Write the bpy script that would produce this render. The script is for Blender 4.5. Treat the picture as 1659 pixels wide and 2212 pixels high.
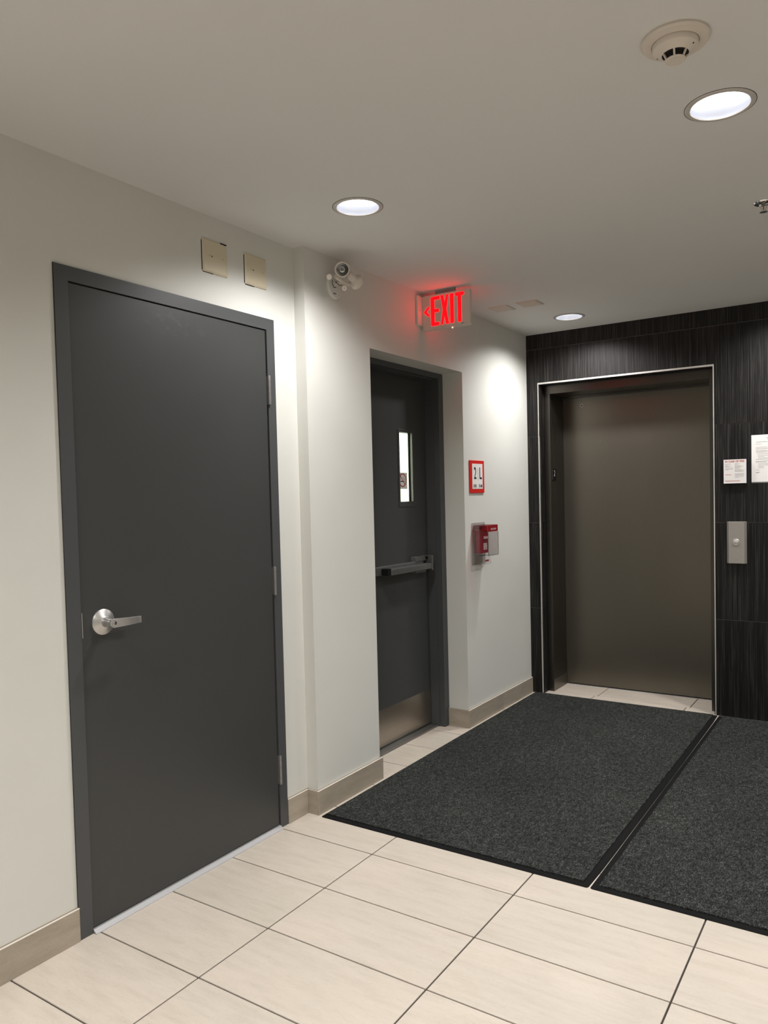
import bpy, bmesh, math, random
from mathutils import Vector, Matrix
random.seed(7)
S = bpy.context.scene
for o in list(bpy.data.objects): bpy.data.objects.remove(o, do_unlink=True)
COL = S.collection

# ---------------------------------------------------------------- camera
H = 2.534                      # ceiling height
cam_d = bpy.data.cameras.new('camera'); cam = bpy.data.objects.new('camera', cam_d); COL.objects.link(cam)
cam_d.sensor_fit = 'VERTICAL'; cam_d.sensor_height = 36.0
cam_d.lens = 1652.53 / 2212 * 36.0
cam_d.shift_x = -9.38 / 2212; cam_d.shift_y = 28.42 / 2212
R = Matrix(((0.8352777548844486, -0.0004647092113400607, 0.5498280242408021),
            (0.5493030634522974, 0.044401351357123114, -0.8344427269019622),
            (-0.0240253340687816, 0.9990136655937246, 0.03734272726881695)))
cam.matrix_world = Matrix.Translation((2.2195, -2.4546, 1.4251)) @ R.to_4x4()
cam_d.clip_start = 0.05
S.camera = cam

# ---------------------------------------------------------------- world, exposure
w = bpy.data.worlds.new('world'); S.world = w; w.use_nodes = True
w.node_tree.nodes['Background'].inputs[0].default_value = (1.0, 0.95, 0.88, 1)
w.node_tree.nodes['Background'].inputs[1].default_value = 0.02
S.view_settings.view_transform = 'Standard'; S.view_settings.look = 'None'
S.view_settings.gamma = 1.0; S.view_settings.use_curve_mapping = False
S.view_settings.exposure = 0.0

LIGHT_W = 80.0                 # watts of each recessed downlight
LIGHT_COL = (1.0, 0.98, 0.975)
GRID_X = (0.513, 1.803, 3.10)
GRID_Y = (-4.60, -2.31, -0.024, 2.27)

# ---------------------------------------------------------------- materials
def mat(name, col=(.5, .5, .5), rough=.5, metal=0.0, emit=None, estr=0, spec=None):
    m = bpy.data.materials.new(name); m.use_nodes = True
    b = m.node_tree.nodes['Principled BSDF']
    b.inputs['Base Color'].default_value = (*col, 1)
    b.inputs['Roughness'].default_value = rough
    b.inputs['Metallic'].default_value = metal
    if spec is not None: b.inputs['Specular IOR Level'].default_value = spec
    if emit:
        b.inputs['Emission Color'].default_value = (*emit, 1); b.inputs['Emission Strength'].default_value = estr
    return m
def nd(m, t, **k):
    n = m.node_tree.nodes.new(t)
    for a, v in k.items(): setattr(n, a, v)
    return n
def lk(m, a, b): m.node_tree.links.new(a, b)
def bsdf(m): return m.node_tree.nodes['Principled BSDF']
def coords(m, scale, rand=0.0, kind='Object'):
    tc = nd(m, 'ShaderNodeTexCoord'); mp = nd(m, 'ShaderNodeMapping')
    mp.inputs['Scale'].default_value = scale
    if rand:
        oi = nd(m, 'ShaderNodeObjectInfo'); mu = nd(m, 'ShaderNodeMath', operation='MULTIPLY'); mu.inputs[1].default_value = rand
        lk(m, oi.outputs['Random'], mu.inputs[0])
        cb = nd(m, 'ShaderNodeCombineXYZ')
        for i in range(3): lk(m, mu.outputs[0], cb.inputs[i])
        lk(m, cb.outputs[0], mp.inputs['Location'])
    lk(m, tc.outputs[kind], mp.inputs['Vector'])
    return mp.outputs[0]
def noise(m, vec, scale=1.0, detail=4, rough=.55):
    n = nd(m, 'ShaderNodeTexNoise'); n.inputs['Scale'].default_value = scale
    n.inputs['Detail'].default_value = detail; n.inputs['Roughness'].default_value = rough
    lk(m, vec, n.inputs['Vector']); return n.outputs['Fac']
def ramp(m, fac, stops):
    r = nd(m, 'ShaderNodeValToRGB'); e = r.color_ramp.elements
    while len(e) < len(stops): e.new(0.5)
    for k, (p, c) in enumerate(stops): e[k].position = p; e[k].color = (*c, 1)
    lk(m, fac, r.inputs[0]); return r.outputs[0]
def bump(m, h, strength=.1, dist=.002):
    b = nd(m, 'ShaderNodeBump'); b.inputs['Strength'].default_value = strength; b.inputs['Distance'].default_value = dist
    lk(m, h, b.inputs['Height']); lk(m, b.outputs[0], bsdf(m).inputs['Normal'])
def mixc(m, fac, a, b, bt='MIX'):
    x = nd(m, 'ShaderNodeMix', data_type='RGBA', blend_type=bt)
    for s, v in ((x.inputs[0], fac), (x.inputs[6], a), (x.inputs[7], b)):
        if hasattr(v, 'is_linked'): lk(m, v, s)
        elif isinstance(v, tuple): s.default_value = (*v, 1)
        else: s.default_value = v
    return x.outputs[2]

M = {}
# painted plaster
m = M['paint'] = mat('wall_paint', rough=.55, spec=.3)
f = noise(m, coords(m, (1, 1, 1)), 1.3, 5)
lk(m, ramp(m, f, [(.3, (.655, .655, .61)), (.7, (.695, .695, .65))]), bsdf(m).inputs['Base Color'])
bump(m, noise(m, coords(m, (1, 1, 1)), 220, 2), .12, .001)
m = M['ceil'] = mat('ceiling_paint', rough=.8, spec=.2)
f = noise(m, coords(m, (1, 1, 1)), .8, 3)
lk(m, ramp(m, f, [(.3, (.69, .685, .66)), (.7, (.72, .715, .69))]), bsdf(m).inputs['Base Color'])
bump(m, noise(m, coords(m, (1, 1, 1)), 150, 2), .1, .001)
# beige linen porcelain, streaks along the long side (x)
def tile_mat(name, scale, cols, rough=.42):
    m = mat(name, rough=rough, spec=.4)
    f = noise(m, coords(m, scale, 37.0), 1.0, 7, .62)
    base = ramp(m, f, cols)
    g = noise(m, coords(m, (1.7, 3.1, 2.0), 11.0), 1.0, 2)
    tone = ramp(m, g, [(.3, (.93, .93, .91)), (.7, (1.03, 1.0, .99))])
    sp = noise(m, coords(m, (70, 260, 120), 5.0), 1.0, 3, .7)
    speck = ramp(m, sp, [(.30, (.93, .92, .91)), (.46, (1, 1, 1)), (.7, (1.02, 1.02, 1.02))])
    lk(m, mixc(m, 1.0, mixc(m, 1.0, base, tone, 'MULTIPLY'), speck, 'MULTIPLY'), bsdf(m).inputs['Base Color'])
    bump(m, f, .05, .001)
    return m
M['tile'] = tile_mat('floor_tile_porcelain', (6, 36, 8), [(.28, (.545, .49, .418)), (.5, (.60, .542, .467)), (.72, (.628, .572, .497))])
M['skirt'] = tile_mat('baseboard_porcelain', (6, 6, 26), [(.3, (.34, .297, .236)), (.5, (.392, .345, .278)), (.7, (.43, .383, .312))], .4)
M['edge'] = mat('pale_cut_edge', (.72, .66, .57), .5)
M['grout'] = mat('grout', (.085, .07, .06), .9)
M['floorslab'] = mat('screed', (.042, .034, .031), .9)
M['caulk'] = mat('caulk', (.33, .28, .22), .8)
# dark combed wall tile, grain upright
m = M['dark'] = mat('combed_dark_tile', rough=.48, spec=.3)
f = noise(m, coords(m, (215, 215, 2.4), 29.0), 1.0, 4, .6)
g = noise(m, coords(m, (420, 420, 7), 13.0), 1.0, 2, .5)
fc = nd(m, 'ShaderNodeMath', operation='ADD'); mu = nd(m, 'ShaderNodeMath', operation='MULTIPLY'); mu.inputs[1].default_value = .35
lk(m, g, mu.inputs[0]); lk(m, f, fc.inputs[0]); lk(m, mu.outputs[0], fc.inputs[1])
lk(m, ramp(m, fc.outputs[0], [(.56, (.0020, .0019, .0017)), (.68, (.0080, .0074, .0066)), (.83, (.036, .0335, .030))]), bsdf(m).inputs['Base Color'])
bump(m, fc.outputs[0], .5, .0015)
M['joint'] = mat('dark_tile_joint', (.13, .125, .12), .8)
# grey door paint
def doorpaint(name, col, rough=.45):
    m = mat(name, col, rough, spec=.45)
    f = noise(m, coords(m, (1, 1, 1)), 3.0, 5)
    c = mixc(m, f, tuple(v * .93 for v in col), tuple(v * 1.07 for v in col)); lk(m, c, bsdf(m).inputs['Base Color'])
    bump(m, noise(m, coords(m, (1, 1, 1)), 260, 2), .08, .0006)
    return m
M['leaf'] = doorpaint('charcoal_door_paint', (.047, .0485, .0475), .42)
M['frame'] = doorpaint('charcoal_frame_paint', (.066, .069, .071), .42)
# the chalky smudge near the head of the first door
m = M['leaf_a'] = doorpaint('charcoal_door_paint_smudged', (.047, .0485, .0475), .42)
tc = nd(m, 'ShaderNodeTexCoord'); mp = nd(m, 'ShaderNodeMapping'); mp.inputs['Location'].default_value = (0, .49 * 5, -2.085 * 16); mp.inputs['Scale'].default_value = (1, 5, 16)
lk(m, tc.outputs['Object'], mp.inputs[0])
gr = nd(m, 'ShaderNodeTexGradient', gradient_type='SPHERICAL'); lk(m, mp.outputs[0], gr.inputs[0])
nz = noise(m, coords(m, (1, 26, 34)), 1.0, 4, .6)
nr = ramp(m, nz, [(.5, (0, 0, 0)), (.72, (1, 1, 1))])
mm = mixc(m, 1.0, gr.outputs[0], nr, 'MULTIPLY')
old = bsdf(m).inputs['Base Color'].links[0].from_socket
fm = nd(m, 'ShaderNodeMath', operation='MULTIPLY'); fm.inputs[1].default_value = .16; lk(m, mm, fm.inputs[0])
lk(m, mixc(m, fm.outputs[0], old, (.3, .3, .28)), bsdf(m).inputs['Base Color'])
# metals
def brushed(name, col, rough, scale, aniso=.0, metal=1.0):
    m = mat(name, col, rough, metal)
    f = noise(m, coords(m, scale), 1.0, 3)
    lk(m, mixc(m, f, tuple(v * .9 for v in col), tuple(min(1, v * 1.1) for v in col)), bsdf(m).inputs['Base Color'])
    r = nd(m, 'ShaderNodeMapRange'); r.inputs[3].default_value = rough * .85; r.inputs[4].default_value = rough * 1.15
    lk(m, f, r.inputs[0]); lk(m, r.outputs[0], bsdf(m).inputs['Roughness'])
    bump(m, f, .04, .0005)
    return m
M['bronze'] = brushed('brushed_bronze_steel', (.165, .150, .122), .34, (900, 900, 14), metal=.8)
M['bronze2'] = brushed('brushed_bronze_steel_jamb', (.085, .078, .068), .30, (900, 900, 14), metal=.85)
M['steel'] = brushed('satin_steel', (.55, .54, .52), .34, (30, 300, 30), metal=.8)
M['alu'] = brushed('mill_aluminium', (.40, .40, .40), .5, (400, 6, 400), metal=.4)
M['alu_dull'] = brushed('worn_aluminium', (.30, .29, .28), .5, (400, 6, 400))
M['kick'] = brushed('stainless_kick_plate', (.46, .42, .36), .34, (500, 8, 500))
M['hinge'] = brushed('hinge_steel', (.27, .265, .26), .4, (60, 60, 60), metal=.6)
M['bar'] = brushed('grey_bar_metal', (.17, .17, .163), .36, (300, 6, 300), metal=.6)
M['trim'] = brushed('bright_edge_trim', (.72, .70, .66), .45, (30, 30, 30), metal=.7)
M['station'] = brushed('satin_nickel', (.42, .395, .36), .42, (300, 300, 10), metal=.6)
M['chrome'] = mat('chrome', (.75, .75, .74), .12, 1.0)
M['black'] = mat('black_rubber', (.006, .006, .006), .85, spec=.15)
M['blackgloss'] = mat('black_plastic', (.004, .004, .004), .4, spec=.2)
M['hole'] = mat('dark_recess', (.01, .009, .008), .9)
M['white'] = mat('white_plastic', (.72, .69, .64), .4)
M['emwhite'] = mat('off_white_housing', (.66, .60, .53), .45)
M['plate'] = mat('cream_cover_plate', (.65, .58, .43), .4)
M['platedge'] = mat('plate_bevel', (.50, .44, .31), .5)
M['patch'] = mat('ceiling_plate_ivory', (.60, .52, .43), .6)
M['detector'] = mat('aged_detector_plastic', (.68, .61, .53), .45)
M['signred'] = mat('sign_red', (.62, .012, .008), .45)
M['signwhite'] = mat('sign_white', (.84, .82, .79), .4)
M['ink'] = mat('navy_ink', (.012, .010, .035), .5)
M['inkgrey'] = mat('grey_ink', (.28, .28, .28), .6)
M['inklight'] = mat('light_grey_ink', (.48, .47, .46), .6)
M['inkred'] = mat('red_ink', (.50, .10, .09), .6)
M['paper'] = mat('paper', (.88, .86, .83), .6)
M['paperedge'] = mat('purple_acrylic', (.085, .055, .21), .3)
M['pullred'] = mat('alarm_red', (.30, .006, .028), .3)
M['lamp'] = mat('lamp_lens', (.9, .9, .9), .5, emit=(1, .99, .97), estr=5.5)
M['can'] = mat('reflector_cone', (.52, .54, .61), .3, .4)
M['trimring'] = mat('downlight_ring', (.55, .52, .48), .35)
M['exitred'] = mat('exit_letter_glow', (.6, .0, .0), .4, emit=(1.0, .0, .0015), estr=4.6)
M['led'] = mat('pilot_led', (.6, .1, .05), .4, emit=(1.0, .18, .12), estr=8.0)
def glassy(name, col, rough, alpha):
    m = bpy.data.materials.new(name); m.use_nodes = True; nt = m.node_tree; nt.nodes.clear()
    out = nt.nodes.new('ShaderNodeOutputMaterial'); mx = nt.nodes.new('ShaderNodeMixShader')
    t = nt.nodes.new('ShaderNodeBsdfTransparent'); t.inputs[0].default_value = (*col, 1)
    g = nt.nodes.new('ShaderNodeBsdfGlossy'); g.inputs['Roughness'].default_value = rough
    fr = nt.nodes.new('ShaderNodeLayerWeight'); fr.inputs[0].default_value = .35
    mr = nt.nodes.new('ShaderNodeMapRange'); mr.inputs[3].default_value = alpha; mr.inputs[4].default_value = .35
    nt.links.new(fr.outputs['Fresnel'], mr.inputs[0]); nt.links.new(mr.outputs[0], mx.inputs[0])
    nt.links.new(t.outputs[0], mx.inputs[1]); nt.links.new(g.outputs[0], mx.inputs[2]); nt.links.new(mx.outputs[0], out.inputs[0])
    return m
M['glass'] = glassy('window_glass', (.96, .98, .95), .05, .03)
M['clear'] = glassy('clear_polycarbonate', (.985, .972, .975), .10, .045)
M['tinted'] = glassy('red_tinted_polycarbonate', (.66, .05, .13), .10, .16)
M['stair'] = mat('stairwell_paint', (.80, .84, .76), .6)
# carpet mat
m = M['carpet'] = mat('charcoal_loop_carpet', rough=.95, spec=.15)
v = coords(m, (1, 1, 1))
a = noise(m, coords(m, (210, 95, 100)), 1.0, 3, .75)
b = noise(m, coords(m, (60, 34, 30)), 1.0, 6, .75)
d = noise(m, coords(m, (1.6, 1.6, 1)), 1.0, 3, .5)
c1 = ramp(m, a, [(.34, (.006, .0065, .0065)), (.52, (.028, .030, .029)), (.70, (.100, .104, .098))])
c2 = ramp(m, b, [(.34, (.42, .42, .42)), (.66, (1.75, 1.75, 1.72))])
c3 = ramp(m, d, [(.3, (.85, .85, .87)), (.7, (1.15, 1.15, 1.10))])
lk(m, mixc(m, 1.0, mixc(m, 1.0, c1, c2, 'MULTIPLY'), c3, 'MULTIPLY'), bsdf(m).inputs['Base Color'])
bump(m, a, .9, .004)

# ---------------------------------------------------------------- mesh helpers
def bx(bm, x0, x1, y0, y1, z0, z1):
    vs = [bm.verts.new((x, y, z)) for x in (x0, x1) for y in (y0, y1) for z in (z0, z1)]
    for f in ((0, 1, 3, 2), (4, 6, 7, 5), (0, 4, 5, 1), (2, 3, 7, 6), (0, 2, 6, 4), (1, 5, 7, 3)):
        bm.faces.new([vs[i] for i in f])
    return vs
def AX(axis):                    # rotation taking +z to the named axis
    return {'z': Matrix.Identity(3), '-z': Matrix.Rotation(math.pi, 3, 'X'),
            'x': Matrix.Rotation(math.pi / 2, 3, 'Y'), '-y': Matrix.Rotation(math.pi / 2, 3, 'X'),
            'y': Matrix.Rotation(-math.pi / 2, 3, 'X')}[axis]
def lathe(bm, c, prof, axis='z', n=32, rot=None):
    """prof: (radius, height) pairs along the axis; radius 0 closes."""
    Rm = rot if rot is not None else AX(axis); c = Vector(c); rings = []
    for r, h in prof:
        if r < 1e-6: rings.append([bm.verts.new(c + Rm @ Vector((0, 0, h)))])
        else: rings.append([bm.verts.new(c + Rm @ Vector((r * math.cos(2 * math.pi * k / n), r * math.sin(2 * math.pi * k / n), h))) for k in range(n)])
    for A, B in zip(rings, rings[1:]):
        for k in range(n):
            j = (k + 1) % n
            if len(A) == 1 and len(B) == 1: continue
            if len(A) == 1: bm.faces.new((A[0], B[j], B[k]))
            elif len(B) == 1: bm.faces.new((A[k], A[j], B[0]))
            else: bm.faces.new((A[k], A[j], B[j], B[k]))
def cyl(bm, c, r, h, axis='z', n=24): lathe(bm, c, [(0, 0), (r, 0), (r, h), (0, h)], axis, n)
def tube(bm, pts, r, n=8):
    pts = [Vector(p) for p in pts]; rings = []
    for i, p in enumerate(pts):
        t = (pts[min(i + 1, len(pts) - 1)] - pts[max(i - 1, 0)]).normalized()
        u = t.orthogonal().normalized() if i == 0 else (u - t * u.dot(t)).normalized()
        v = t.cross(u)
        rings.append([bm.verts.new(p + r * (math.cos(2 * math.pi * k / n) * u + math.sin(2 * math.pi * k / n) * v)) for k in range(n)])
    for A, B in zip(rings, rings[1:]):
        for k in range(n): bm.faces.new((A[k], A[(k + 1) % n], B[(k + 1) % n], B[k]))
    bm.faces.new(rings[0][::-1]); bm.faces.new(rings[-1])
def prism(bm, poly, o, u, v, depth):
    """poly in (a, b) -> o + a*u + b*v, extruded by vector depth."""
    o, u, v, d = Vector(o), Vector(u), Vector(v), Vector(depth)
    A = [bm.verts.new(o + a * u + b * v) for a, b in poly]; B = [bm.verts.new(p.co + d) for p in A]
    n = len(A); bm.faces.new(A[::-1]); bm.faces.new(B)
    for k in range(n): bm.faces.new((A[k], A[(k + 1) % n], B[(k + 1) % n], B[k]))
def rrect(w, h, r, n=4, cx=0, cy=0):
    P = []
    for sx, sy, a0 in ((1, 1, 0), (-1, 1, 90), (-1, -1, 180), (1, -1, 270)):
        for k in range(n + 1):
            a = math.radians(a0 + 90 * k / n)
            P.append((cx + sx * (w / 2 - r) + r * math.cos(a), cy + sy * (h / 2 - r) + r * math.sin(a)))
    return P
def finish(name, bm, material, parent=None, bevel=0, smooth=False, seg=2):
    if bevel:
        bmesh.ops.remove_doubles(bm, verts=bm.verts, dist=1e-6)
        es = [e for e in bm.edges if len(e.link_faces) == 2 and e.calc_face_angle(0) > math.radians(35)]
        bmesh.ops.bevel(bm, geom=es, offset=bevel, segments=seg, affect='EDGES', profile=.5, clamp_overlap=True)
    bmesh.ops.recalc_face_normals(bm, faces=bm.faces)
    me = bpy.data.meshes.new(name); bm.to_mesh(me); bm.free()
    if smooth:
        for p in me.polygons: p.use_smooth = True
        try: me.set_sharp_from_angle(angle=math.radians(35))
        except Exception: pass
    me.materials.append(M[material] if isinstance(material, str) else material)
    o = bpy.data.objects.new(name, me); COL.objects.link(o)
    if parent is not None:
        o.parent = parent
        if parent.location.length > 0 or parent.rotation_euler.to_matrix() != Matrix.Identity(3):
            pass
    return o
def boxo(name, b, material, parent=None, bevel=0):
    bm = bmesh.new(); bx(bm, *b); return finish(name, bm, material, parent, bevel)
def empty(name, loc=(0, 0, 0)):
    o = bpy.data.objects.new(name, None); o.empty_display_size = .05; COL.objects.link(o); o.location = loc; return o
def base(root, *parts):
    """keep world-built parts in place under an empty standing at its own base"""
def thing(name, label, cat, loc, group=None):
    o = empty(name, loc); o['label'] = label; o['category'] = cat
    if group: o['group'] = group
    return o
def tag(o, label, cat, group=None):
    o['label'] = label; o['category'] = cat
    if group: o['group'] = group
    return o
def struct(o): o['kind'] = 'structure'; return o
def settle():
    """parts are modelled in world coordinates: give each child the offset of its (unrotated) parent"""
    for o in list(COL.objects):
        if o.parent and o.type == 'MESH' and not o.get('_local'):
            p = o.parent; tot = Vector((0, 0, 0))
            while p: tot += p.location; p = p.parent
            o.location = -tot if o.parent.type == 'EMPTY' else Vector((0, 0, 0))
        if '_local' in o: del o['_local']
def text_mesh(txt, size, depth=.0004, squeeze=1.0, space=1.0, bold=0):
    c = bpy.data.curves.new('t', 'FONT'); c.offset = bold; c.body = txt; c.size = size; c.extrude = depth; c.resolution_u = 4
    c.align_x = 'CENTER'; c.align_y = 'CENTER'; c.space_character = space
    o = bpy.data.objects.new('t', c); COL.objects.link(o)
    dg = bpy.context.evaluated_depsgraph_get(); me = bpy.data.meshes.new_from_object(o.evaluated_get(dg))
    bpy.data.objects.remove(o, do_unlink=True)
    for v in me.vertices: v.co.x *= squeeze
    return me
def text_obj(name, txt, size, pos, facing, material, parent, squeeze=1.0, depth=.0004, space=1.0, bold=0):
    """facing 'x': reads along +y ; facing '-y': reads along +x"""
    me = text_mesh(txt, size, depth, squeeze, space, bold); me.name = name
    Rr = {'x': Matrix(((0, 0, 1), (1, 0, 0), (0, 1, 0))), '-y': Matrix(((1, 0, 0), (0, 0, -1), (0, 1, 0)))}[facing]
    me.transform(Matrix.Translation(Vector(pos)) @ Rr.to_4x4())
    me.materials.clear(); me.materials.append(M[material])
    o = bpy.data.objects.new(name, me); COL.objects.link(o); o.parent = parent; return o

# ================================================================ THE SETTING
BX = 0.0596; YC = 0.196; YE = 2.644; BH = 0.108
AL, AR, AT = 0.694, 1.667, 2.1616
EL, ER, ET = 0.1426, 1.2974, 2.1941
XR = 4.6; YB = -6.2

# left wall (lower plane with the first door, then the plane 6 cm prouder with the stair door)
bm = bmesh.new()
for b in ((-.16, 0, YB, -.983, 0, H), (-.16, 0, .0487, YC, 0, H), (-.16, 0, -.983, .0487, 2.191, H),
          (-.30, BX, YC, AL, 0, H), (-.30, BX, AR, YE, 0, H), (-.30, BX, AL, AR, AT, H)):
    bx(bm, *b)
struct(finish('wall_left', bm, 'paint'))

# back wall core behind the dark tiles
T = .012
bm = bmesh.new()
for b in ((BX, EL + .004, YE + .0015, YE + .16, 0, H), (ER - .004, XR, YE + .0015, YE + .16, 0, H), (EL + .004, ER - .004, YE + .0015, YE + .16, ET - .004, H)):
    bx(bm, *b)
wb = struct(finish('wall_back', bm, 'joint'))
G = .0012
def dtile(x0, x1, z0, z1):
    boxo('tile', (x0 + .0002, x1 - .0002, YE, YE + T, z0 + G, z1 - G), 'dark', wb)
zr = [0, .6085, 1.2145, 1.822, 2.43, H]
for z0, z1 in zip(zr, zr[1:]):
    if z1 < ET: dtile(BX, EL, z0, z1)
    else: dtile(BX, EL + .008, z0, z1)
    xs = [ER, 1.907, 2.517, 3.127, 3.737, 4.347, XR]
    for a_, b_ in zip(xs, xs[1:]): dtile(a_, b_, z0, z1)
for a_, b_ in ((EL + .008, .722), (.722, ER)):
    dtile(a_, b_, ET, 2.43); dtile(a_, b_, 2.43, H)
# tiled reveal of the lift opening
for z0, z1 in zip([0, .6085, 1.2145, 1.822], [.6085, 1.2145, 1.822, ET - T]):
    boxo('tile', (EL, EL + T, YE + T + .001, 2.728, z0 + G, z1 - G), 'dark', wb)
    boxo('tile', (ER - T, ER, YE + T + .001, 2.728, z0 + G, z1 - G), 'dark', wb)
boxo('tile', (EL + T, .722 - G, YE + T + .001, 2.728, ET - T, ET), 'dark', wb)
boxo('tile', (.722 + G, ER - T, YE + T + .001, 2.728, ET - T, ET), 'dark', wb)

# unseen rest of the lobby
bm = bmesh.new(); bx(bm, XR, XR + .1, YB, YE + .1, 0, H); struct(finish('wall_right', bm, 'paint'))
bm = bmesh.new(); bx(bm, -.16, XR + .1, YB - .1, YB, 0, H); struct(finish('wall_front', bm, 'paint'))

# ceiling with a round hole at every downlight
RH = .086; cells = .15
bm = bmesh.new()
xb = sorted([-.3, XR + .1] + [g + s * cells for g in GRID_X for s in (-1, 1)])
yb = sorted([YB - .1, YE + .16] + [g + s * cells for g in GRID_Y for s in (-1, 1)])
def cv(x, y, z=H): return bm.verts.new((x, y, z))
for x0, x1 in zip(xb, xb[1:]):
    for y0, y1 in zip(yb, yb[1:]):
        cx, cy = (x0 + x1) / 2, (y0 + y1) / 2
        if any(abs(cx - g) < .01 for g in GRID_X) and any(abs(cy - g) < .01 for g in GRID_Y) and (x1 - x0) < .31 and (y1 - y0) < .31:
            n = 48; I = []; O = []; U = []
            for k in range(n):
                a = 2 * math.pi * k / n; c, s = math.cos(a), math.sin(a); q = cells / max(abs(c), abs(s))
                I.append(cv(cx + RH * c, cy + RH * s)); O.append(cv(cx + q * c, cy + q * s)); U.append(cv(cx + RH * c, cy + RH * s, H + .012))
            for k in range(n):
                j = (k + 1) % n
                bm.faces.new((I[k], I[j], O[j], O[k])); bm.faces.new((U[k], U[j], I[j], I[k]))
        else:
            bm.faces.new((cv(x0, y0), cv(x1, y0), cv(x1, y1), cv(x0, y1)))
struct(finish('ceiling', bm, 'ceil'))
bpy.data.objects['ceiling'].data.flip_normals()

# floor slab and tiles (0.61 x 0.305, long side across the corridor)
bm = bmesh.new(); bx(bm, -.5, XR, YB, YE + .5, -.08, -.004)
floor = struct(finish('floor', bm, 'floorslab'))
X0 = .4857; PX, PY = .61, .305; g = .0027
shared = {}
def ftile(x0, x1, y0, y1):
    x0 += g; x1 -= g; y0 += g; y1 -= g
    k = (round(x1 - x0, 4), round(y1 - y0, 4))
    if k not in shared:
        b_ = bmesh.new(); hx, hy = k[0] / 2, k[1] / 2; bx(b_, -hx, hx, -hy, hy, -.012, 0)
        o = finish('tile', b_, 'tile', floor, bevel=.0008, seg=1); shared[k] = o.data
    else:
        o = bpy.data.objects.new('tile', shared[k]); COL.objects.link(o); o.parent = floor
    o['_local'] = 1; o.location = ((x0 + x1) / 2, (y0 + y1) / 2, 0)
rows = [j * PY for j in range(-13, 9)]
for y0 in rows:
    y1 = min(y0 + PY, 2.745)
    for i in range(-1, 6):
        x0 = X0 + i * PX; x1 = x0 + PX
        if i == -1:
            # first column: cut by the wall, fuller inside the stair recess
            if y0 >= .9 and y1 <= 1.6: x0 = -.124
            elif y0 < .9 and y1 > .9: pass
            x0 = max(x0, -.124)
            if y1 < YC + .2: x0 = max(x0, .0)
        x1 = min(x1, XR)
        ftile(x0, x1, y0, y1)
    if .6 < y0 < 1.6: ftile(-.40, -.124, y0, y1)
boxo('grout_bed', (-.38, .0, .694, 1.66, -.004, -.0015), 'grout', floor)
for x0, x1 in ((.17, .506), (.506, 1.118), (1.118, 1.29)):
    ftile(x0, x1, 2.745, 2.995)

# baseboards, tile by tile
bb = struct(empty('baseboard_left'))
def skirt(b): boxo('tile', b, 'skirt', bb, bevel=.0012)
bt = .011
for y0, y1 in ((-3.417, -2.807), (-2.807, -2.197), (-2.197, -1.587), (-1.587, -.9825)):
    skirt((0, bt, y0 + .001, y1 - .001, 0, BH))
skirt((0, bt, .0505, YC - bt - .001, 0, BH))
skirt((bt * 0 + .0, BX + .002, YC - bt, YC - .0005, 0, BH))
skirt((BX, BX + bt, YC - bt, .708, 0, BH))
skirt((-.0745, BX + .002, AR - bt, AR - .0005, 0, BH))
skirt((BX, BX + bt, AR - bt, 2.139, 0, BH)); skirt((BX, BX + bt, 2.141, YE - .001, 0, BH))
bm = bmesh.new()
for b in ((0, .003, YB, -.983, BH, BH + .003), (0, .003, .05, YC, BH, BH + .003), (BX, BX + .003, YC, AL, BH, BH + .003), (BX, BX + .003, AR, YE, BH, BH + .003)):
    bx(bm, *b)
finish('grout_line', bm, 'caulk', bb)
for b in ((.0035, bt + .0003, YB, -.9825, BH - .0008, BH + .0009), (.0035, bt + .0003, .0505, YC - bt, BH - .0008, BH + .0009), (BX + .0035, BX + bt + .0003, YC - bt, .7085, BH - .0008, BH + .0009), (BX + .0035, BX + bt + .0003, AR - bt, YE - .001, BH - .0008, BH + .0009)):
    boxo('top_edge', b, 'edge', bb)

# bright metal edge profile round the lift opening
tr = struct(empty('trim_1'))
boxo('edge_profile', (EL - .001, ER + .001, YE - .003, YE + .010, ET - .010, ET + .001), 'trim', tr)
boxo('edge_profile', (EL - .001, EL + .0055, YE - .003, YE + .010, 0, ET - .0101), 'trim', tr)
boxo('edge_profile', (ER - .0055, ER + .001, YE - .003, YE + .010, 0, ET - .0101), 'trim', tr)

# ---------------------------------------------------------------- door 1 : plain grey steel door
d1 = struct(empty('door_1', (0, -.466, 0)))
bm = bmesh.new()
for b in ((-.15, .007, -.983, -.9335, 0, 2.191), (-.15, .007, .0010, .0487, 0, 2.191), (-.15, .007, -.9335, .0010, 2.1435, 2.191),
          (-.15, -.048, -.9335, -.915, 0, 2.1435), (-.15, -.048, -.017, .001, 0, 2.1435), (-.15, -.048, -.915, -.017, 2.127, 2.1435)):
    bx(bm, *b)
fr = finish('door_frame', bm, 'frame', d1)
boxo('door_leaf', (-.044, .001, -.930, -.0025, .016, 2.1400), 'leaf_a', d1, bevel=.0012)
for z0, z1 in ((1.827, 1.950), (1.015, 1.137), (.192, .317)):
    bm = bmesh.new(); y = .0035
    prof = [(0, z0), (.0058, z0), (.0065, z0 + .003)]
    n = 5; h = (z1 - z0) / n
    for k in range(1, n):
        z = z0 + k * h; prof += [(.0065, z - .0007), (.0056, z), (.0065, z + .0007)]
    prof += [(.0065, z1 - .003), (.0058, z1), (0, z1)]
    lathe(bm, (.0115, y, 0), prof, 'z', 16)
    bx(bm, -.02, .0095, -.0021, .0006, z0 + .002, z1 - .002)
    finish('hinge', bm, 'hinge', fr, smooth=True)
boxo('strike_plate', (-.02, .0095, -.9331, -.9308, .985, 1.068), 'steel', fr)
bm = bmesh.new(); prism(bm, [(-.10, -.002), (.0225, -.002), (.0225, .0015), (.0075, .0125), (-.10, .0125)], (0, -.9330, 0), (1, 0, 0), (0, 0, 1), (0, .9335, 0))
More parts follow.
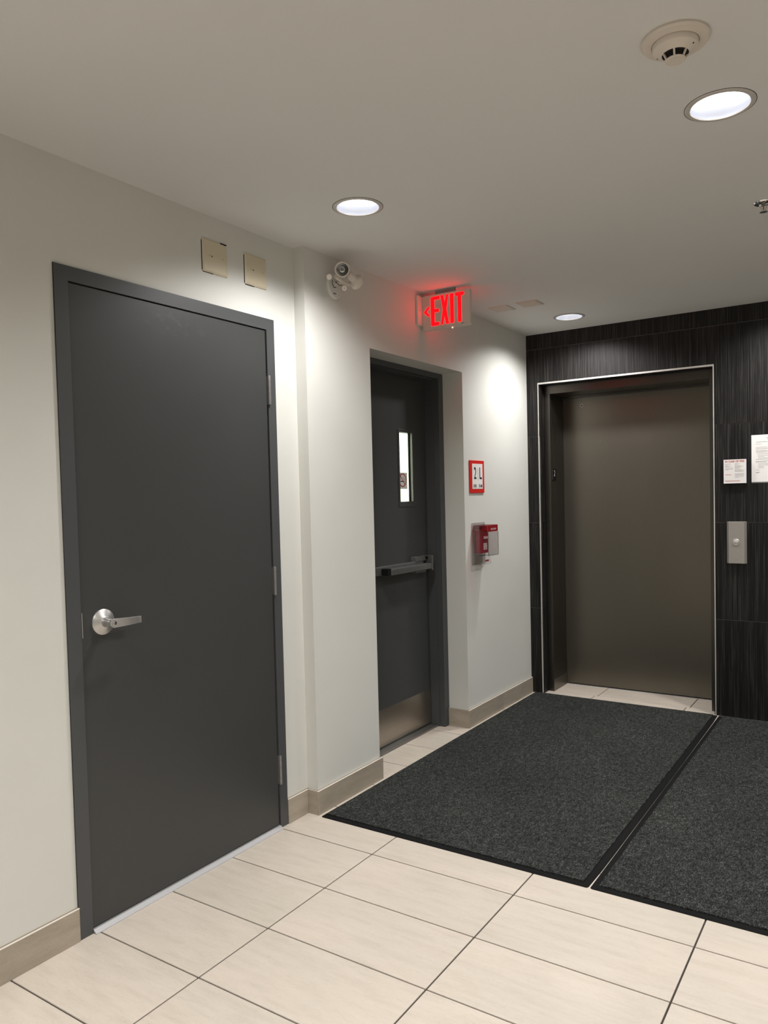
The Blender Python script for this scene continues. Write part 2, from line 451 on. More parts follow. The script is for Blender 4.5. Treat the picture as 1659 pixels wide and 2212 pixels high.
finish('threshold', bm, 'alu', d1, bevel=.001)
# lever handle
bm = bmesh.new()
lathe(bm, (.001, -.848, 1.027), [(0, 0), (.0435, 0), (.0435, .004), (.041, .007), (.022, .013), (.017, .0165), (0, .0165)], 'x', 48)
ro = finish('handle_rose', bm, 'steel', d1, smooth=True)
bm = bmesh.new()
lathe(bm, (.0165, -.848, 1.027), [(.0165, 0), (.0145, .004), (.0125, .012), (.0130, .032), (.0155, .042), (.0155, .046)], 'x', 32)
finish('handle_neck', bm, 'steel', d1, smooth=True)
bm = bmesh.new()
n = 40; sec = []
for k in range(n + 1):
    t = k / n; y = -.866 + .127 * t
    hh = .0155 - .0045 * t
    if t < .13: hh = .0155 * math.sqrt(max(.02, 1 - ((.13 - t) / .13) ** 2))
    xx = .062 + .004 * math.sin(math.pi * min(1, t * 1.1)) - .006 * max(0, t - .55) ** 1.5
    zc = 1.0275 - .003 * t
    sec.append([bm.verts.new((xx - .0035, y, zc - hh)), bm.verts.new((xx + .0035, y, zc - hh)), bm.verts.new((xx + .0035, y, zc + hh)), bm.verts.new((xx - .0035, y, zc + hh))])
for A, B in zip(sec, sec[1:]):
    for k in range(4): bm.faces.new((A[k], A[(k + 1) % 4], B[(k + 1) % 4], B[k]))
bm.faces.new(sec[0][::-1]); bm.faces.new(sec[-1])
lv = finish('lever', bm, 'steel', d1, bevel=.0008)
bm = bmesh.new(); lathe(bm, (.0685, -.851, 1.0275), [(0, 0), (.0065, 0), (.0065, .0016), (.0055, .002), (0, .002)], 'x', 24); kc = finish('key_cylinder', bm, 'chrome', lv, smooth=True)
bm = bmesh.new(); bx(bm, .0702, .0708, -.8555, -.8495, 1.0245, 1.0275); finish('keyhole', bm, 'hole', lv)
# thin dark caulk line around the frame
bm = bmesh.new()
for b in ((0, .0025, -.9836, -.983, BH, 2.1925), (0, .0035, .0487, .0499, 0, 2.1925), (0, .0035, -.983, .0487, 2.191, 2.1922)): bx(bm, *b)
finish('caulk_line', bm, 'hole', d1)

# ---------------------------------------------------------------- door 2 : stair door in its recess
d2 = struct(empty('door_2', (-.17, 1.15, 0)))
bm = bmesh.new(); XF = -.075; XL = -.17; YI = 1.612; YJ = .742; ZI = 2.130
for b in ((-.26, XF, YI, AR - .0005, 0, AT - .0005), (-.26, XF, AL + .0005, YJ, 0, AT - .0005), (-.26, XF, YJ, YI, ZI, AT - .0005),
          (-.26, -.113, YI - .0045, YI, 0, ZI), (-.26, -.113, YJ, YJ + .0045, 0, ZI), (-.26, -.113, YJ, YI, ZI - .0045, ZI), (-.26, -.2165, YI - .016, YI, 0, ZI), (-.26, -.2165, YJ, YJ + .016, 0, ZI), (-.26, -.2165, YJ, YI, ZI - .016, ZI)):
    bx(bm, *b)
finish('door_frame', bm, 'frame', d2)
W0, W1, V0, V1 = 1.305, 1.452, 1.393, 1.800     # glazed opening
bm = bmesh.new(); a0, a1, am = XL - .045, XL, XL - .027
for b in ((a0, a1, YJ + .003, W0, .018, ZI - .003), (am, a1, W1, YI - .003, .018, ZI - .003), (a0, am, W1 + .04, YI - .003, .018, ZI - .003), (a0, a1, W0, W1, .018, V0), (a0, a1, W0, W1, V1, ZI - .003), (a0, am, W1, W1 + .04, .018, V0), (a0, am, W1, W1 + .04, V1, ZI - .003)):
    bx(bm, *b)
lf = finish('door_leaf', bm, 'leaf', d2)
wf = bmesh.new()
for b in ((W0 - .016, W1 + .016, V1, V1 + .016), (W0 - .016, W1 + .016, V0 - .030, V0), (W0 - .016, W0, V0, V1), (W1, W1 + .016, V0, V1)):
    bx(wf, XL, XL + .0035, *b)
wfr = finish('window_frame', wf, 'leaf', d2, bevel=.001)
boxo('gasket', (XL - .026, XL - .016, W1 - .009, W1 - .0002, V0, V1), 'black', wfr)
boxo('glazing_bead', (XL - .0159, XL + .001, W1 - .0035, W1 - .0002, V0, V1), 'alu_dull', wfr)
boxo('pane', (XL - .026, XL - .021, W0, W1 - .009, V0, V1), 'glass', d2)
bm = bmesh.new()                                   # wires cast in the glass
z = V0 + .008
while z < V1: bx(bm, XL - .0211, XL - .0205, W0, W1 - .010, z, z + .0005); z += .0143
y = W0 + .007
while y < W1 - .01: bx(bm, XL - .0205, XL - .0202, y, y + .0005, V0, V1); y += .0143
o = finish('wire_mesh', bm, 'inklight', d2); o['kind'] = 'stuff'
boxo('kick_plate', (XL, XL + .0016, YJ + .03, YI - .010, .022, .2300), 'kick', d2)
boxo('threshold', (-.24, -.121, AL + .002, YI - .001, -.002, .011), 'alu_dull', d2, bevel=.002)
# exit bar
boxo('bar_rail', (XL + .0005, -.137, .80, 1.50, .989, 1.036), 'bar', d2, bevel=.004)
boxo('bar_end_cap', (-.1365, -.093, 1.040, 1.074, .990, 1.026), 'black', d2, bevel=.002)
boxo('push_bar', (-.1335, -.090, 1.074, 1.515, .987, 1.022), 'bar', d2, bevel=.004)
bm = bmesh.new()
prism(bm, [(1.398, 0), (1.408, .036), (1.520, .036), (1.530, 0)], (XL + .001, 0, 1.0345), (0, 1, 0), (1, 0, 0), (0, 0, .030))
prism(bm, [(1.398, 0), (1.408, .036), (1.520, .036), (1.530, 0)], (XL + .001, 0, .9655), (0, 1, 0), (1, 0, 0), (0, 0, .022))
finish('latch_case', bm, 'bar', d2, bevel=.002)
boxo('latch_cover', (-.168, -.097, 1.5305, 1.5465, .975, 1.066), 'bar', d2, bevel=.002)
cb = bmesh.new(); cyl(cb, (-.132, 1.515, 1.052), .008, .014, 'y', 16); finish('latch_bolt', cb, 'blackgloss', d2, smooth=True)

# stairwell behind the glass: white painted walls under an unseen lamp added to light them
st = struct(empty('wall_stairwell', (-1.6, 2.0, 0)))
bm = bmesh.new()
for b in ((-2.6, -.27, 3.0, 3.1, 0, 3.0), (-2.7, -2.6, .2, 3.1, 0, 3.0), (-2.6, -.31, .1, .2, 0, 3.0), (-2.7, -.27, .1, 3.1, 2.95, 3.0), (-2.6, -.501, .2, 3.0, -.05, 0)): bx(bm, *b)
finish('plaster', bm, 'stair', st)
L = bpy.data.lights.new('unseen_stairwell_lamp', 'AREA'); L.shape = 'RECTANGLE'; L.size = 1.0; L.size_y = .2; L.energy = 120; L.color = (.97, 1.0, .93)
lo = bpy.data.objects.new('unseen_stairwell_lamp', L); COL.objects.link(lo); lo.location = (-1.3, 2.1, 2.9)

# ---------------------------------------------------------------- door 3 : lift door
d3 = struct(empty('door_3', (.72, 2.9, 0)))
JL, JR, JZ = .196, 1.2555, 2.122
bm = bmesh.new()
for b in ((EL + T + .0005, JL, 2.729, 2.99, 0, ET - T - .0005), (JR, ER - T - .0005, 2.729, 2.99, 0, ET - T - .0005), (JL, JR, 2.729, 2.99, JZ, ET - T - .0005)):
    bx(bm, *b)
finish('door_frame', bm, 'bronze2', d3, bevel=.0015)
boxo('door_leaf', (JL - .02, JR + .02, 2.993, 3.025, .010, JZ + .05), 'bronze', d3)
boxo('door_track', (JL, JR, 2.96, 2.9915, JZ - .014, JZ - .0005), 'bronze2', d3)
boxo('door_sill', (JL, JR, 2.9905, 3.06, -.01, .003), 'alu', d3)
bm = bmesh.new(); lathe(bm, (.337, 2.993, 2.051), [(.0060, 0), (.0060, .002), (.0095, .0035), (.0120, .002), (.0120, 0)], '-y', 28)
finish('keyhole_escutcheon', bm, 'signwhite', d3, smooth=True)
bm = bmesh.new(); lathe(bm, (.337, 2.993, 2.051), [(0, .001), (.0060, .001)], '-y', 20); finish('keyhole', bm, 'hole', d3)
bm = bmesh.new(); bx(bm, JL, JL + .0012, 2.7295, 2.985, .0, .085); finish('floor_plate', bm, 'bronze', d3)
bm = bmesh.new(); bx(bm, EL + .02, ER - .02, 3.06, 3.1, 0, H); finish('shaft_wall', bm, 'hole', d3)

# ================================================================ THINGS
# downlights
names = {(0, 2): 'white recessed downlight in the ceiling above the plain grey door and beige cover plates',
         (1, 2): 'brightest round recessed downlight near the smoke detector at upper right',
         (0, 3): 'small recessed downlight in the ceiling just in front of the dark tiled lift wall'}
master = None
def make_downlight(loc):
    t = thing('downlight', '', 'light', loc, 'recessed ceiling downlights')
    x, y, z = loc
    bm = bmesh.new(); lathe(bm, (x, y, z), [(.080, .0012), (.0815, -.0035), (.0935, -.0028), (.0965, -.0004), (.0965, .0), (.080, .0)], 'z', 64)
    finish('trim_ring', bm, 'trimring', t, smooth=True)
    bm = bmesh.new(); lathe(bm, (x, y, z), [(.0975, -.0001), (.0975, -.0009), (.0962, -.0009), (.0962, -.0001)], 'z', 64)
    finish('dark_gasket', bm, 'hole', t)  # thin dark ring around the trim's outer edge
    bm = bmesh.new(); lathe(bm, (x, y, z), [(.0802, -.001), (.078, .012), (.068, .038), (.064, .055), (.064, .075)], 'z', 64)
    finish('reflector', bm, 'can', t, smooth=True)
    bm = bmesh.new(); lathe(bm, (x, y, z), [(0, .031), (.030, .030), (.0695, .0315), (.0695, .034), (0, .034)], 'z', 48)
    finish('lens', bm, 'lamp', t, smooth=True)
    return t
PHOTOMETRY = [(0, 0), (.27, .0), (.40, .13), (.5, .29), (.629, .53), (.707, .66), (.788, .72), (.866, .86), (.94, 1.0), (1, 1)]   # cos(angle from straight down) -> intensity
def photometric(L):
    L.use_nodes = True; nt = L.node_tree; em = nt.nodes['Emission']
    ge = nt.nodes.new('ShaderNodeNewGeometry'); se = nt.nodes.new('ShaderNodeSeparateXYZ'); ab = nt.nodes.new('ShaderNodeMath'); ab.operation = 'ABSOLUTE'
    fc = nt.nodes.new('ShaderNodeFloatCurve'); c = fc.mapping.curves[0]
    c.points[0].location = PHOTOMETRY[0]; c.points[1].location = PHOTOMETRY[-1]
    for p in PHOTOMETRY[1:-1]: c.points.new(*p)
    for p in c.points: p.handle_type = 'VECTOR'
    fc.mapping.update()
    nt.links.new(ge.outputs['Incoming'], se.inputs[0]); nt.links.new(se.outputs[2], ab.inputs[0])
    nt.links.new(ab.outputs[0], fc.inputs['Value']); nt.links.new(fc.outputs[0], em.inputs['Strength'])
def add_lamp(loc):
    L = bpy.data.lights.new('downlight_lamp', 'SPOT'); L.energy = LIGHT_W; L.color = LIGHT_COL
    L.spot_size = math.radians(158); L.spot_blend = .3; L.shadow_soft_size = .05
    photometric(L)
    o = bpy.data.objects.new('downlight_lamp', L); COL.objects.link(o); o.location = (loc[0], loc[1], H + .003)
lights = []
for j, gy in enumerate(GRID_Y):
    for i, gx in enumerate(GRID_X):
        loc = (gx, gy, H)
        if (i, j) in names:
            t = make_downlight(loc); t['label'] = names[(i, j)]; src = t
            add_lamp(loc)
        else: lights.append(loc)
for loc in lights:
    c = src.copy(); COL.objects.link(c); c.location = loc
    row = {-4.60: 'the ceiling row farthest from the lift wall', -2.31: 'the ceiling row over the middle of the lobby', -.024: 'the ceiling row level with the plain grey door', 2.27: 'the ceiling row nearest the lift wall'}[loc[1]]
    col = {.513: 'close to the left wall', 1.803: 'mid ceiling', 3.10: 'on the right side'}[loc[0]]
    c['label'] = 'downlight %s, in %s' % (col, row)
    for ch in list(src.children):
        k = ch.copy(); COL.objects.link(k); k.parent = c; k['_src'] = 1; k['_local'] = 1
        k.location = -src.location
    add_lamp(loc)

# smoke detector
t = thing('smoke_detector', 'round cream smoke detector with dark slots on the ceiling at upper right', 'smoke detector', (1.773, -.441, H))
C = (1.773, -.441, H)
bm = bmesh.new(); lathe(bm, C, [(0, 0), (.080, 0), (.081, -.006), (.077, -.0115), (.066, -.013), (.056, -.013), (.0555, -.009), (0, -.009)], 'z', 64); finish('base_plate', bm, 'detector', t, smooth=True)
bm = bmesh.new(); lathe(bm, C, [(0, -.010), (.0545, -.010), (.0545, -.019), (.0525, -.025), (.042, -.031), (.033, -.037), (.0315, -.0375)], 'z', 64); finish('housing', bm, 'detector', t, smooth=True)
bm = bmesh.new(); lathe(bm, C, [(.0315, -.0372), (.024, -.0372), (.021, -.048), (0, -.048)], 'z', 48); finish('sensing_chamber', bm, 'hole', t, smooth=True)
bm = bmesh.new(); lathe(bm, C, [(0, -.0478), (.0215, -.0478), (.0245, -.050), (.0245, -.0515), (.022, -.0535), (0, -.0542)], 'z', 48); finish('cap', bm, 'detector', t, smooth=True)
bm = bmesh.new()
for k in range(6):
    a = 2 * math.pi * (k + .62) / 6; Rz = Matrix.Rotation(a, 3, 'Z')
    P = [Vector(C) + Rz @ Vector(p) for p in ((.0315, -.0022, -.037), (.0315, .0022, -.037), (.0238, .0022, -.0505), (.0238, -.0022, -.0505), (.0275, -.0022, -.037), (.0275, .0022, -.037), (.0205, .0022, -.0495), (.0205, -.0022, -.0495))]
    vs = [bm.verts.new(p) for p in P]
    for f_ in ((0, 1, 2, 3), (7, 6, 5, 4), (0, 4, 5, 1), (1, 5, 6, 2), (2, 6, 7, 3), (3, 7, 4, 0)): bm.faces.new([vs[q] for q in f_])
finish('cage_ribs', bm, 'detector', t)
for a, r_ in ((-.25, .0015), (2.95, .0012)):
    bm = bmesh.new(); p = Vector(C) + Vector((.046 * math.cos(a), .046 * math.sin(a), -.0285)); lathe(bm, p, [(0, .001), (r_, .001), (r_, -.0022), (0, -.0022)], 'z', 12); finish('indicator_hole', bm, 'hole', t)

# sprinkler
C = (1.802, .885, H)
t = thing('ceiling_sprinkler', 'small chrome pendent fire sprinkler on the ceiling at the right edge', 'sprinkler', C)
bm = bmesh.new(); lathe(bm, C, [(.036, 0), (.036, -.002), (.033, -.006), (.024, -.0075), (.019, -.004), (.018, 0)], 'z', 48); finish('escutcheon', bm, 'chrome', t, smooth=True)
bm = bmesh.new(); lathe(bm, C, [(0, -.001), (.018, -.001)], 'z', 32); finish('recess', bm, 'hole', t)
bm = bmesh.new(); lathe(bm, C, [(0, -.001), (.009, -.001), (.009, -.012), (.006, -.014), (0, -.014)], 'z', 24)
tube(bm, [(C[0] - .008, C[1], H - .010), (C[0] - .0105, C[1], H - .020), (C[0] - .004, C[1], H - .033)], .002)
tube(bm, [(C[0] + .008, C[1], H - .010), (C[0] + .0105, C[1], H - .020), (C[0] + .004, C[1], H - .033)], .002)
lathe(bm, (C[0], C[1], H), [(0, -.031), (.0045, -.031), (.005, -.036), (0, -.036)], 'z', 16)
finish('frame', bm, 'chrome', t, smooth=True)
bm = bmesh.new(); lathe(bm, C, [(0, -.013), (.0022, -.013), (.0022, -.031), (0, -.031)], 'z', 12); finish('bulb', bm, 'inkred', t, smooth=True)
bm = bmesh.new(); lathe(bm, C, [(0, -.036), (.014, -.037), (.0145, -.0385), (0, -.0385)], 'z', 24); finish('deflector', bm, 'chrome', t, smooth=True)

# ivory blank plates on the ceiling
for lab, pts in (('small ivory blank plate on the ceiling, the one nearer the exit sign', [(.2081, 1.7328), (.3397, 1.7266), (.328, 1.8586), (.1898, 1.8801)]),
                 ('small ivory blank plate on the ceiling, the one nearer the lift wall downlight', [(.3986, 1.7059), (.5134, 1.7314), (.5191, 1.8434), (.3702, 1.8783)])):
    cx = sum(p[0] for p in pts) / 4; cy = sum(p[1] for p in pts) / 4
    bm = bmesh.new(); s = .064
    rings = []
    for q, z in ((s, H - .0002), (s, H - .002), (s - .008, H - .006)):
        rings.append([bm.verts.new((cx + a * q, cy + b * q, z)) for a, b in ((-1, -1), (1, -1), (1, 1), (-1, 1))])
    for A, B in zip(rings, rings[1:]):
        for k in range(4): bm.faces.new((A[k], A[(k + 1) % 4], B[(k + 1) % 4], B[k]))
    bm.faces.new(rings[-1]); bm.faces.new(rings[0][::-1])
    pl = tag(finish('ceiling_plate', bm, 'patch'), lab, 'cover plate', 'blank plates on the ceiling')
    for dy in (-.042, .042):
        bm = bmesh.new(); lathe(bm, (cx, cy + dy, H - .006), [(0, 0), (.0028, 0), (.0028, -.001), (0, -.0013)], 'z', 12); finish('screw', bm, 'platedge', pl)

# cream cover plates over the first door
for lab, y0, y1 in (('square cream cover plate with chipped top edge above the plain grey door, left one', -.3461, -.2150),
                    ('square cream cover plate above the plain grey door, right one nearest the corner', -.1145, .0150)):
    z0, z1 = 2.3125, 2.4400; cy = (y0 + y1) / 2; cz = (z0 + z1) / 2; hw = (y1 - y0) / 2
    bm = bmesh.new(); rings = []
    for q, x in ((hw, .0003), (hw, .003), (hw - .007, .0065)):
        rings.append([bm.verts.new((x, cy + a * q, cz + b * q * .98)) for a, b in ((-1, -1), (1, -1), (1, 1), (-1, 1))])
    for A, B in zip(rings, rings[1:]):
        for k in range(4): bm.faces.new((A[k], A[(k + 1) % 4], B[(k + 1) % 4], B[k]))
    bm.faces.new(rings[-1]); bm.faces.new(rings[0][::-1])
    pl = tag(finish('cover_plate', bm, 'plate'), lab, 'cover plate', 'cream cover plates above the grey door')
    for yy, zz, r_ in ((cy - .018, cz, .0028), (cy - .030, cz + .001, .0016), (cy + .040, cz + .002, .0015)):
        bm = bmesh.new(); lathe(bm, (.0065, yy, zz), [(0, .0004), (r_, .0004), (r_, 0)], 'x', 12); finish('screw_hole', bm, 'hole', pl)
    bm = bmesh.new(); bx(bm, .0, .0022, y0 - .0022, y0 - .0001, z0 + .004, z1 - .01); bx(bm, .0, .0022, y0 + .002, y0 + .055, z0 - .0024, z0 - .0001); finish('edge_gap', bm, 'hole', pl)
    if y0 < -.2:
        bm = bmesh.new()
        prism(bm, [(-.252, 2.4408), (-.247, 2.4345), (-.236, 2.437), (-.228, 2.4335), (-.218, 2.4375), (-.2155, 2.4408)], (.0030, 0, 0), (0, 1, 0), (0, 0, 1), (.0032, 0, 0)); finish('chipped_edge', bm, 'hole', pl)

# twin-head emergency light
t = thing('emergency_light', 'white twin-head emergency light high on the wall left of the exit sign', 'emergency light', (BX, .43, 2.41))
bm = bmesh.new()
lathe(bm, (BX + .0005, .412, 2.402), [(0, 0), (.060, 0), (.061, .006), (.056, .016), (.035, .022), (0, .023)], 'x', 48)
finish('mounting_canopy', bm, 'paint', t, smooth=True)
bm = bmesh.new(); tube(bm, [(BX + .02, .40, 2.41), (.125, .395, 2.408), (.14, .385, 2.408)], .009, 12)
tube(bm, [(.135, .325, 2.416), (.135, .40, 2.402), (.137, .435, 2.404)], .0085, 12); finish('arm', bm, 'emwhite', t, smooth=True)
def knob(c, r, h, d):
    bm = bmesh.new(); Rm = Vector((0, 0, 1)).rotation_difference(Vector(d).normalized()).to_matrix()
    lathe(bm, c, [(0, 0), (r, 0), (r, h * .8), (r * .85, h), (0, h)], rot=Rm, n=20); return bm
view = Vector((2.22 - .16, -2.45 - .35, 1.425 - 2.44)).normalized()
finish('swivel_knob', knob((.150, .262, 2.398), .013, .022, view), 'emwhite', t, smooth=True)
kn = finish('swivel_knob', knob((.150, .372, 2.372), .0125, .016, view), 'emwhite', t, smooth=True)
bm = knob(Vector((.150, .372, 2.372)) + view * .0161, .0026, .0006, view); finish('screw', bm, 'inkgrey', kn)
def head(c, d, name):
    d = Vector(d).normalized(); Rm = Vector((0, 0, 1)).rotation_difference(d).to_matrix(); c = Vector(c)
    bm = bmesh.new(); lathe(bm, c, [(0, -.066), (.012, -.065), (.018, -.058), (.018, -.026), (.030, -.018), (.0345, -.012), (.0345, .006), (.032, .008), (.0275, .008), (.0275, .0)], rot=Rm, n=40)
    hd = finish(name, bm, 'emwhite', t, smooth=True)
    bm = bmesh.new(); lathe(bm, c, [(.0275, .004), (.022, -.006), (.012, -.014), (.0075, -.015), (.0075, -.006), (0, -.005)], rot=Rm, n=40)
    finish('reflector', bm, 'chrome', hd, smooth=True)
    bm = bmesh.new(); lathe(bm, c, [(0, .0025), (.0078, .002), (.0078, -.008)], rot=Rm, n=24); finish('bulb', bm, 'bar', hd, smooth=True)
head((.160, .345, 2.447), (.60, -.72, -.30), 'lamp_head')
head((.165, .452, 2.412), (.12, .90, -.42), 'lamp_head')
bm = bmesh.new(); tube(bm, [(.115, .330, 2.405), (.120, .322, 2.385), (.118, .338, 2.372), (.112, .36, 2.380)], .0016, 6)
tube(bm, [(.12, .345, 2.40), (.126, .365, 2.388), (.122, .392, 2.394)], .0016, 6); finish('wires', bm, 'hole', t)
bm = bmesh.new(); bx(bm, BX + .0205, BX + .0212, .380, .402, 2.361, 2.365); finish('printed_mark', bm, 'ink', t)
bm = bmesh.new(); lathe(bm, (BX + .0195, .424, 2.362), [(0, .001), (.003, .001), (.003, 0)], 'x', 12); finish('test_button', bm, 'signred', t)

# exit sign (end mounted, lit letters on both faces)
t = thing('exit_sign', 'white exit sign with glowing red EXIT letters and a left chevron', 'exit sign', (BX, 1.2, 2.43))
boxo('mounting_canopy', (BX + .0005, BX + .016, 1.143, 1.257, 2.352, 2.512), 'white', t, bevel=.004)
bm = bmesh.new(); prism(bm, rrect(.290, .188, .010, 4, .2205, 2.4165), (0, 1.187, 0), (1, 0, 0), (0, 0, 1), (0, .028, 0))
ho = finish('housing', bm, 'emwhite', t, bevel=.003)
bm = bmesh.new(); bx(bm, .15, .27, 1.200, 1.213, 2.5106, 2.5335); finish('shaded_bracket', bm, 'inkgrey', t)  # bracket coloured dark to paint in the shadowed gap above the sign
bm = bmesh.new(); lathe(bm, (BX + .016, 1.163, 2.433), [(0, .0006), (.0035, .0006), (.0035, 0)], 'x', 14); finish('screw', bm, 'inkgrey', t)
Z0, Z1 = 2.3425, 2.4985; s_ = .0205
def letters(yf, dy, mir, nm):
    fx = (lambda x: x) if not mir else (lambda x: .441 - x)
    def L_(name, polys):
        bm = bmesh.new()
        for p in polys: prism(bm, [(fx(a), b) for a, b in p], (0, yf, 0), (1, 0, 0), (0, 0, 1), (0, dy, 0))
        finish(name, bm, 'exitred', ho)
    zm = (Z0 + Z1) / 2 + .002; h2 = .009
    q = .004
    L_('letter_e', [[(.1305, Z0 + q), (.1345, Z0), (.1770, Z0), (.1800, Z0 + q), (.1800, Z0 + .018), (.1520, Z0 + .018), (.1520, zm - h2), (.1780, zm - h2), (.1800, zm - h2 + q), (.1800, zm + h2 - q), (.1780, zm + h2), (.1520, zm + h2), (.1520, Z1 - .018), (.1820, Z1 - .018), (.1850, Z1 - .014), (.1850, Z1 - q), (.1820, Z1), (.1345, Z1), (.1305, Z1 - q)]])
    L_('letter_x', [[(.1900, Z0), (.2050, Z0), (.2140, zm - .034), (.2220, Z0), (.2400, Z0), (.2255, zm), (.2400, Z1), (.2250, Z1), (.2160, zm + .034), (.2080, Z1), (.1910, Z1), (.2045, zm)]])
    L_('letter_i', [[(.2490, Z0 + q), (.2520, Z0), (.2670, Z0), (.2705, Z0 + q), (.2705, Z1 - q), (.2670, Z1), (.2520, Z1), (.2490, Z1 - q)]])
    L_('letter_t', [[(.2950, Z0 + q), (.2985, Z0), (.3125, Z0), (.3155, Z0 + q), (.3155, Z1 - .018), (.3290, Z1 - .018), (.3330, Z1 - .014), (.3330, Z1 - q), (.3290, Z1), (.2830, Z1), (.2800, Z1 - q), (.2800, Z1 - .014), (.2830, Z1 - .018), (.2950, Z1 - .018)]])
    if not mir:
        L_('chevron', [[(.0855, 2.4225), (.1120, 2.4480), (.1200, 2.4480), (.1200, 2.4400), (.1035, 2.4225), (.1200, 2.4050), (.1200, 2.3970), (.1120, 2.3970)]])
letters(1.1866, -.0008, False, 'front'); letters(1.2154, .0008, True, 'back')
boxo('maker_mark', (.3125, .3295, 1.1862, 1.1869, 2.3325, 2.3370), 'inkgrey', ho)
bm = bmesh.new(); lathe(bm, (.256, 1.195, 2.3224), [(.0035, 0), (.0035, -.003), (.0025, -.005), (0, -.0055)], 'z', 14); finish('pilot_lamp', bm, 'led', t, smooth=True)

# stair sign "2 | L   LEVEL STAIR"
t = thing('stair_sign', 'red framed white sign reading 2 L LEVEL STAIR beside the stair door', 'sign', (BX, 1.830, 1.535))
xs_ = BX + .0005
boxo('backing', (xs_, xs_ + .0065, 1.7320, 1.9270, 1.4345, 1.6355), 'signred', t, bevel=.001)
boxo('panel', (xs_ + .0066, xs_ + .0076, 1.7615, 1.9020, 1.4600, 1.6150), 'signwhite', t)
xt = xs_ + .0082
text_obj('numeral', '2', .104, (xt, 1.7990, 1.553), 'x', 'ink', t, .66, bold=.0005)
text_obj('letter', 'L', .104, (xt, 1.8725, 1.553), 'x', 'ink', t, .70, bold=.0005)
boxo('divider_line', (xs_ + .0076, xt, 1.8370, 1.8395, 1.512, 1.589), 'inkgrey', t)
text_obj('caption', 'LEVEL', .0265, (xt, 1.7950, 1.477), 'x', 'ink', t, .68)
text_obj('caption', 'STAIR', .0265, (xt, 1.8710, 1.477), 'x', 'ink', t, .72)

# fire alarm pull station under its lift-up clear cover
t = thing('fire_alarm_pull_station', 'red fire alarm pull station under a clear lift-up cover below the stair sign', 'fire alarm', (BX, 1.84, 1.10))
bm = bmesh.new()
prism(bm, rrect(.190, .262, .012, 4, 1.8380, 1.119), (xs_, 0, 0), (0, 1, 0), (0, 0, 1), (.006, 0, 0)); finish('back_plate', bm, 'clear', t, bevel=.002)
boxo('pull_station_body', (xs_ + .0065, xs_ + .048, 1.792, 1.882, 1.060, 1.205), 'pullred', t, bevel=.004)
bm = bmesh.new()
bx(bm, xs_ + .0484, xs_ + .0488, 1.815, 1.862, 1.082, 1.122)
lb = finish('instruction_label', bm, 'signwhite', t)
bm = bmesh.new()
for yy, zz in ((1.825, 1.112), (1.838, 1.104), (1.850, 1.113), (1.828, 1.094), (1.848, 1.092), (1.839, 1.088)): bx(bm, xs_ + .0488, xs_ + .0491, yy - .004, yy + .003, zz - .003, zz + .003)
finish('printed_text', bm, 'ink', lb)
boxo('pull_handle', (xs_ + .0485, xs_ + .060, 1.812, 1.864, 1.150, 1.166), 'signwhite', t, bevel=.003)
# cover: open-backed clear box with a red top
x0, x1, y0, y1, z0, z1 = xs_ + .0065, .166, 1.762, 1.905, 1.048, 1.236; w_ = .0025
bm = bmesh.new()
for b in ((x1 - w_, x1, y0, y1, z0, z1 - .042), (x0, x1 - w_, y0, y0 + w_, z0, z1 - .042), (x0, x1 - w_, y1 - w_, y1, z0, z1 - .042), (x0 + .02, x1 - w_, y0 + w_, y1 - w_, z0, z0 + w_)): bx(bm, *b)
cv_ = finish('clear_cover', bm, 'clear', t)
bm = bmesh.new(); bx(bm, x0, x1, y0, y1, z1 - .0415, z1); finish('cover_top', bm, 'tinted', cv_, bevel=.004)
text_obj('cover_text', 'FIRE ALARM', .016, (x1 + .0006, 1.838, z1 - .026), 'x', 'inklight', cv_, .85)
bm = bmesh.new()
for b in ((x1 - .001, x1 + .0012, y0, y0 + .003, z0, z1 - .042), (x1 - .001, x1 + .0012, y1 - .003, y1, z0, z1 - .042), (x1 - .001, x1 + .0012, y0 + .003, y1 - .003, z0, z0 + .003)): bx(bm, *b)
finish('cover_rim', bm, 'hinge', cv_)
bm = bmesh.new(); prism(bm, [(.0, 1.046), (.045, 1.046), (.060, .992), (.0, .992)], (xs_ + .0068, 1.775, 0), (1, 0, 0), (0, 0, 1), (0, .115, 0)); finish('lower_shield', bm, 'clear', t, bevel=.003)
boxo('shield_print', (xs_ + .0600, xs_ + .0606, 1.81, 1.86, 1.008, 1.020), 'inkred', t)
bm = bmesh.new(); tube(bm, [(xs_ + .004, 1.872, .990), (xs_ + .012, 1.874, .975), (xs_ + .004, 1.876, .962)], .0022, 8); finish('seal_tie', bm, 'white', t, smooth=True)

# no smoking sticker on the glass
t = thing('no_smoking_sticker', 'square no smoking sticker on the stair door glass', 'sticker', (XL - .0198, 1.36, 1.515))
xg = XL - .0196
boxo('sticker_sheet', (xg - .0002, xg + .0002, 1.3235, 1.4165, 1.468, 1.5635), 'paper', t)
bm = bmesh.new()
def ring2(bm, cy, cz, r0, r1, x, d, n=40, a0=0, a1=2 * math.pi):
    P = []
    for k in range(n + 1):
        a = a0 + (a1 - a0) * k / n
        P.append([bm.verts.new((x + q, cy + r * math.cos(a), cz + r * math.sin(a))) for r in (r0, r1) for q in (0, d)])
    for A, B in zip(P, P[1:]):
        for f_ in ((0, 1), (1, 3), (3, 2), (2, 0)): bm.faces.new((A[f_[0]], A[f_[1]], B[f_[1]], B[f_[0]]))
cy, cz = 1.366, 1.519
ring2(bm, cy, cz, .0335, .0405, xg + .0003, .0003)
prism(bm, [(-.036, -.003), (.036, -.003), (.036, .003), (-.036, .003)], (xg + .0003, cy, cz), (0, .707, -.707), (0, .707, .707), (.0003, 0, 0))
finish('prohibition_ring', bm, 'inkred', t)
